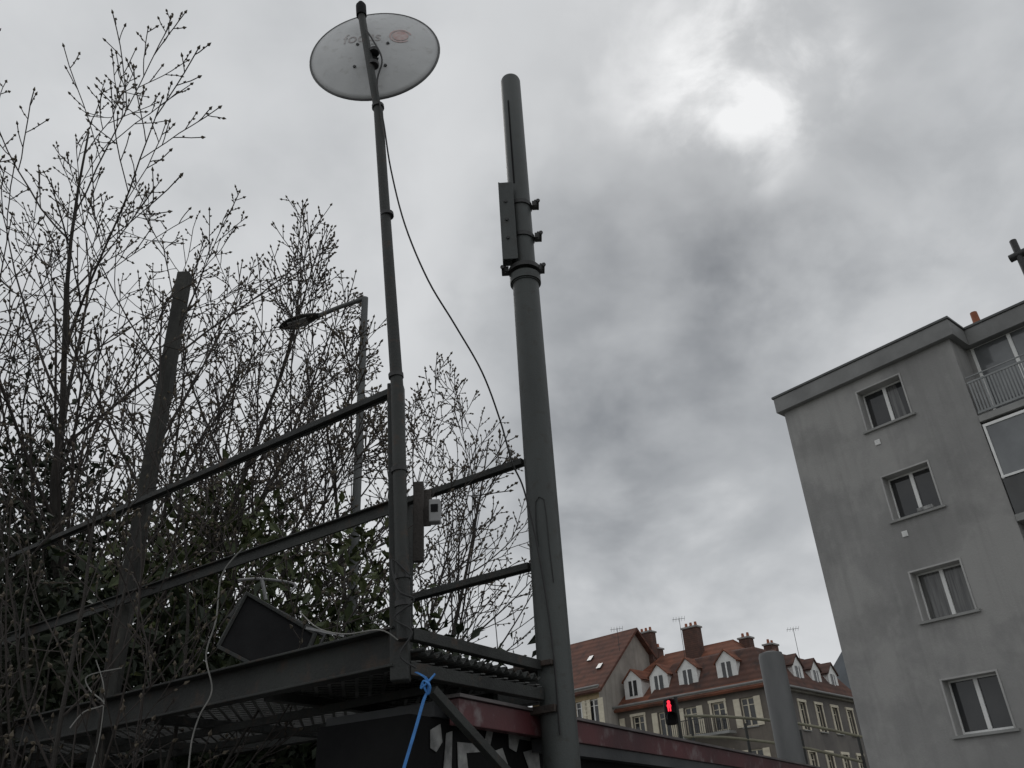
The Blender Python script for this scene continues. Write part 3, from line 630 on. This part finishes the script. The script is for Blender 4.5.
b.box(c+V((-.018,-.003,-.06)),V((.011,0,0)),V((0,.005,0)),Z*.03); b.box(c+V((.018,-.003,-.06)),V((.011,0,0)),V((0,.005,0)),Z*.03); b.build('red_signal',M['redlamp'],tl)
b=MB(); b.tube([V((t.x+.15,Yt,0)),V((t.x+.15,Yt,t.z+.25))],.035,10); b.build('pole',M['mast'],tl,True)
t=atY(770,652,17); b=MB(); b.tube([V((t.x,17,0)),V((t.x,17,t.z-.1)),V((t.x,17,t.z-.03)),V((t.x,17,t.z))],[.25,.24,.22,.12],28)
tag(b.build('column',M['column'],None,True),'thick plain grey round metal column in front of the corner houses','column')
rl=thing('handrail','olive tubular handrail on tall posts in front of the right corner house','handrail',(atY(780,740,19).x,19,0))
for ys in ((716,722,737),(737,745,762)):
    b=MB(); b.tube(smooth([atY(684,ys[0],19),atY(730,ys[0]+1,19),atY(800,ys[1]+2,19),atY(862,ys[2],19)]),.03,10); b.build('rail',M['olive'],rl,True)
for px in (690,745,800,858):
    t=atY(px,716+(px-684)*.12,19); b=MB(); b.tube([V((t.x,19,0)),t],.03,8); b.build('post',M['mast'],rl,True)
# ---------------- trees
def rnd(): return V((random.gauss(0,1),random.gauss(0,1),random.gauss(0,1)))
def bare_tree(label,base,stems,seed,dens=1.0,name='bare_tree',tw=.0060,l1=.46,nch=(13,8,4),bs=1.0,outline=None):
    random.seed(seed)
    T=MB(); Bn=MB(); Bd=MB()
    NS={0:14,1:9,2:6,3:3}; SD={0:8,1:5,2:4,3:3}; TR={0:.012,1:.055,2:.045,3:.04}; WB={0:.05,1:.045,2:.055,3:.08}
    def budat(p,d,s):
        s*=bs; a=d.cross(V((.3,.5,.8))).normalized(); b_=d.cross(a); k=len(Bd.v); w=.016*s
        Bd.v+= [p-d*.004,p+d*.018*s+a*w,p+d*.018*s+b_*w,p+d*.018*s-a*w,p+d*.018*s-b_*w,p+d*.05*s]
        for i in range(4): j=(i+1)%4; Bd.f.append((k,k+1+j,k+1+i)); Bd.f.append((k+5,k+1+i,k+1+j))
    def inside(p):   # crown envelope: maximum height as a function of how far east or west of the trunk
        return True if outline is None else p.z<outline(p.x)
    def br(p,d,Ln,r,lev):
        nn=NS[lev]; pts=[p.copy()]; ds=[d]
        for i in range(nn):
            d=(d+rnd()*WB[lev]+Z*TR[lev]).normalized(); q=p+d*(Ln/nn)
            if not inside(q): break
            p=q; pts.append(p); ds.append(d)
        if len(pts)<2: return
        nn=len(pts)-1
        end={0:.14,1:.3,2:.45,3:.7}[lev]
        rr=[max(r*(1-(1-end)*i/nn),tw) for i in range(nn+1)]
        (T if lev==0 else Bn).tube(pts,rr,SD[lev],False)
        if lev==3:
            budat(pts[-1],ds[-1],1.15)
            for i in range(1,nn):
                if random.random()<.6: budat(pts[i],(ds[i]+rnd()*.5).normalized(),.85)
            return
        nc=nch[lev]*dens; nc=int(nc+random.random()); az=random.random()*6.28
        for c in range(nc):
            f=(.14 if lev==0 else .2)+(.86 if lev==0 else .8)*(c+random.random()*.7)/nc; f=min(f,1)
            x=f*nn; i=min(int(x),nn-1); q=pts[i].lerp(pts[i+1],x-i); dd=ds[i+1]
            az+=2.4+random.uniform(-.4,.4); s=dd.cross(V((.1,.2,.9))).normalized(); t=dd.cross(s); ang=math.radians({0:random.uniform(28,50),1:random.uniform(26,46),2:random.uniform(30,50)}[lev])
            cd_=(dd*math.cos(ang)+(s*math.cos(az)+t*math.sin(az))*math.sin(ang)).normalized()
            cl=Ln*{0:l1,1:.44,2:.32}[lev]*(1.1-.62*f)*random.uniform(.75,1.2)
            br(q,cd_,max(cl,.10),max(rr[i]*{0:.5,1:.55,2:.6}[lev],tw),lev+1)
        budat(pts[-1],ds[-1],1.2)
    root=thing(name,label,'tree',base)
    for d,Ln,r in stems: br(V(base),V(d).normalized(),Ln,r,0)
    T.build('trunk',M['bark'],root,True); Bn.build('branches',M['twig'],root); Bd.build('buds',M['bud'],root)
def env(pix,Y,jit=.35):
    pts=sorted((atY(px,py,Y).x,atY(px,py,Y).z) for px,py in pix)
    def f(x):
        j=random.uniform(-jit,jit*.3)
        if x<=pts[0][0]: return pts[0][1]+j
        for (x0,z0),(x1,z1) in zip(pts,pts[1:]):
            if x<=x1: return z0+(z1-z0)*(x-x0)/(x1-x0)+j
        return pts[-1][1]-(x-pts[-1][0])*4+j
    return f
t=atY(110,700,9.0)
bare_tree('bare budding tree fanning up at the left edge, behind the left post',(t.x,9.0,0),[((-.46,.1,1),9.2,.075),((-.32,-.08,1),9.6,.07),((-.20,.1,1),9.6,.08),((-.08,-.05,1),9.4,.075),((.03,.12,1),9.2,.08),((.13,-.0,1),9.2,.07),((.23,.05,1),8.9,.06),((.33,.0,1),7.6,.055),((-.62,.0,1),8.4,.06)],17,1.05,outline=env(((-60,190),(0,165),(45,112),(90,150),(160,150),(220,128),(262,120),(322,150),(332,190)),9.0))
t=atY(392,700,11.5)
bare_tree('smaller bare budding tree spreading between the leaning mast and the thick pole',(t.x,11.5,0),[((-.30,.1,1),8.0,.06),((-.12,0,1),8.4,.065),((.03,.1,1),7.8,.06),((.17,-.05,1),6.8,.045),((-.50,0,1),7.4,.05)],9,1.05,outline=env(((180,300),(280,280),(340,268),(400,290),(450,320),(500,390),(520,420)),11.5))
t=atY(250,700,12.5)
bare_tree('low bare tree behind the street lamp post and the floodlight',(t.x,12.5,0),[((-.2,0,1),7.0,.05),((.15,.1,1),7.4,.05)],21,.9,outline=env(((100,300),(300,290),(400,330)),12.5))
t=atY(95,730,4.9)
bare_tree('thin bare sapling with sparse twigs in front of the left post',(t.x,4.9,0),[((-.30,.05,1),4.4,.02),((-.04,-.05,1),4.8,.024),((.05,.02,1),5.0,.024),((.14,.1,1),4.7,.022),((.24,.0,1),4.0,.018)],33,.75,'sapling',.0036,.44,(13,6,4),.65)
def bush(name,label,cat,base,reg,nclump,per,leafm,seed,size=.13,cr_=.33,wd=.24):
    random.seed(seed); root=thing(name,label,cat,base); Lf=MB(); St=MB(); b0=V(base)
    for c in range(nclump):
        px,py,Y=reg(); ce=atY(px,py,Y)
        if ce.z<.3: ce.z=.3
        mid=(b0+V((0,0,ce.z*.45))).lerp(ce,.5)+rnd()*.1; St.tube([b0+Z*ce.z*.15+rnd()*.03,mid,ce],[.025,.014,.006],4,False)
        out=rnd().normalized()
        for k in range(random.randint(int(per*.5),int(per*1.4))):
            p=ce+V((random.gauss(0,cr_),random.gauss(0,cr_),random.gauss(0,cr_*.8)))*.75
            d=(rnd()+out*.6+V((0,-.2,.1))).normalized(); s=d.cross(rnd()).normalized(); nn=d.cross(s)
            l=size*random.uniform(.6,1.25); w_=l*wd
            k0=len(Lf.v); Lf.v+= [p,p+d*l*.45+s*w_+nn*w_*.4,p+d*l,p+d*l*.45-s*w_+nn*w_*.4,p+d*l*.5]
            Lf.f+= [(k0,k0+1,k0+4),(k0+1,k0+2,k0+4),(k0,k0+4,k0+3),(k0+4,k0+2,k0+3)]
    St.build('stems',M['bark'],root); Lf.build('foliage',leafm,root)
U=random.uniform
def regL():
    px=U(-60,110); top=310+abs(px-30)*1.8+U(0,100); return px,top+(780-top)*U(0,1)**.65,U(8.0,9.0)
bush('evergreen_shrub','tall dark evergreen shrub filling the left edge below the bare tree','shrub',(atY(40,700,8.8).x,8.8,0),regL,150,42,M['leafd'],3,.13)
def regM():
    px=U(120,395); return px,U(500+30*math.sin(px*.05)+(60 if px>300 else 0),780),U(7.6,9.2)
bush('laurel_shrub','olive green laurel shrub behind the railings and floodlight','shrub',(atY(260,700,8.4).x,8.4,0),regM,112,46,M['leafy'],4,.16,.33,.25)
def regB(): px=U(-20,470); return px,U(610+(60 if px>200 else 0),800),U(7.0,7.8)
bush('hedge','dark brown green hedge low behind the walkway at left','hedge',(atY(150,740,7.6).x,7.6,0),regB,210,52,M['leafd'],6,.14)
def regR(): px=U(-30,70); return px,U(540,760),U(5.6,6.1)
bush('climbing_plant','loose dark leafy climbing plant at the left ends of the rails','plant',(atY(20,740,5.9).x,5.9,0),regR,18,20,M['leafr'],8,.10,.2)
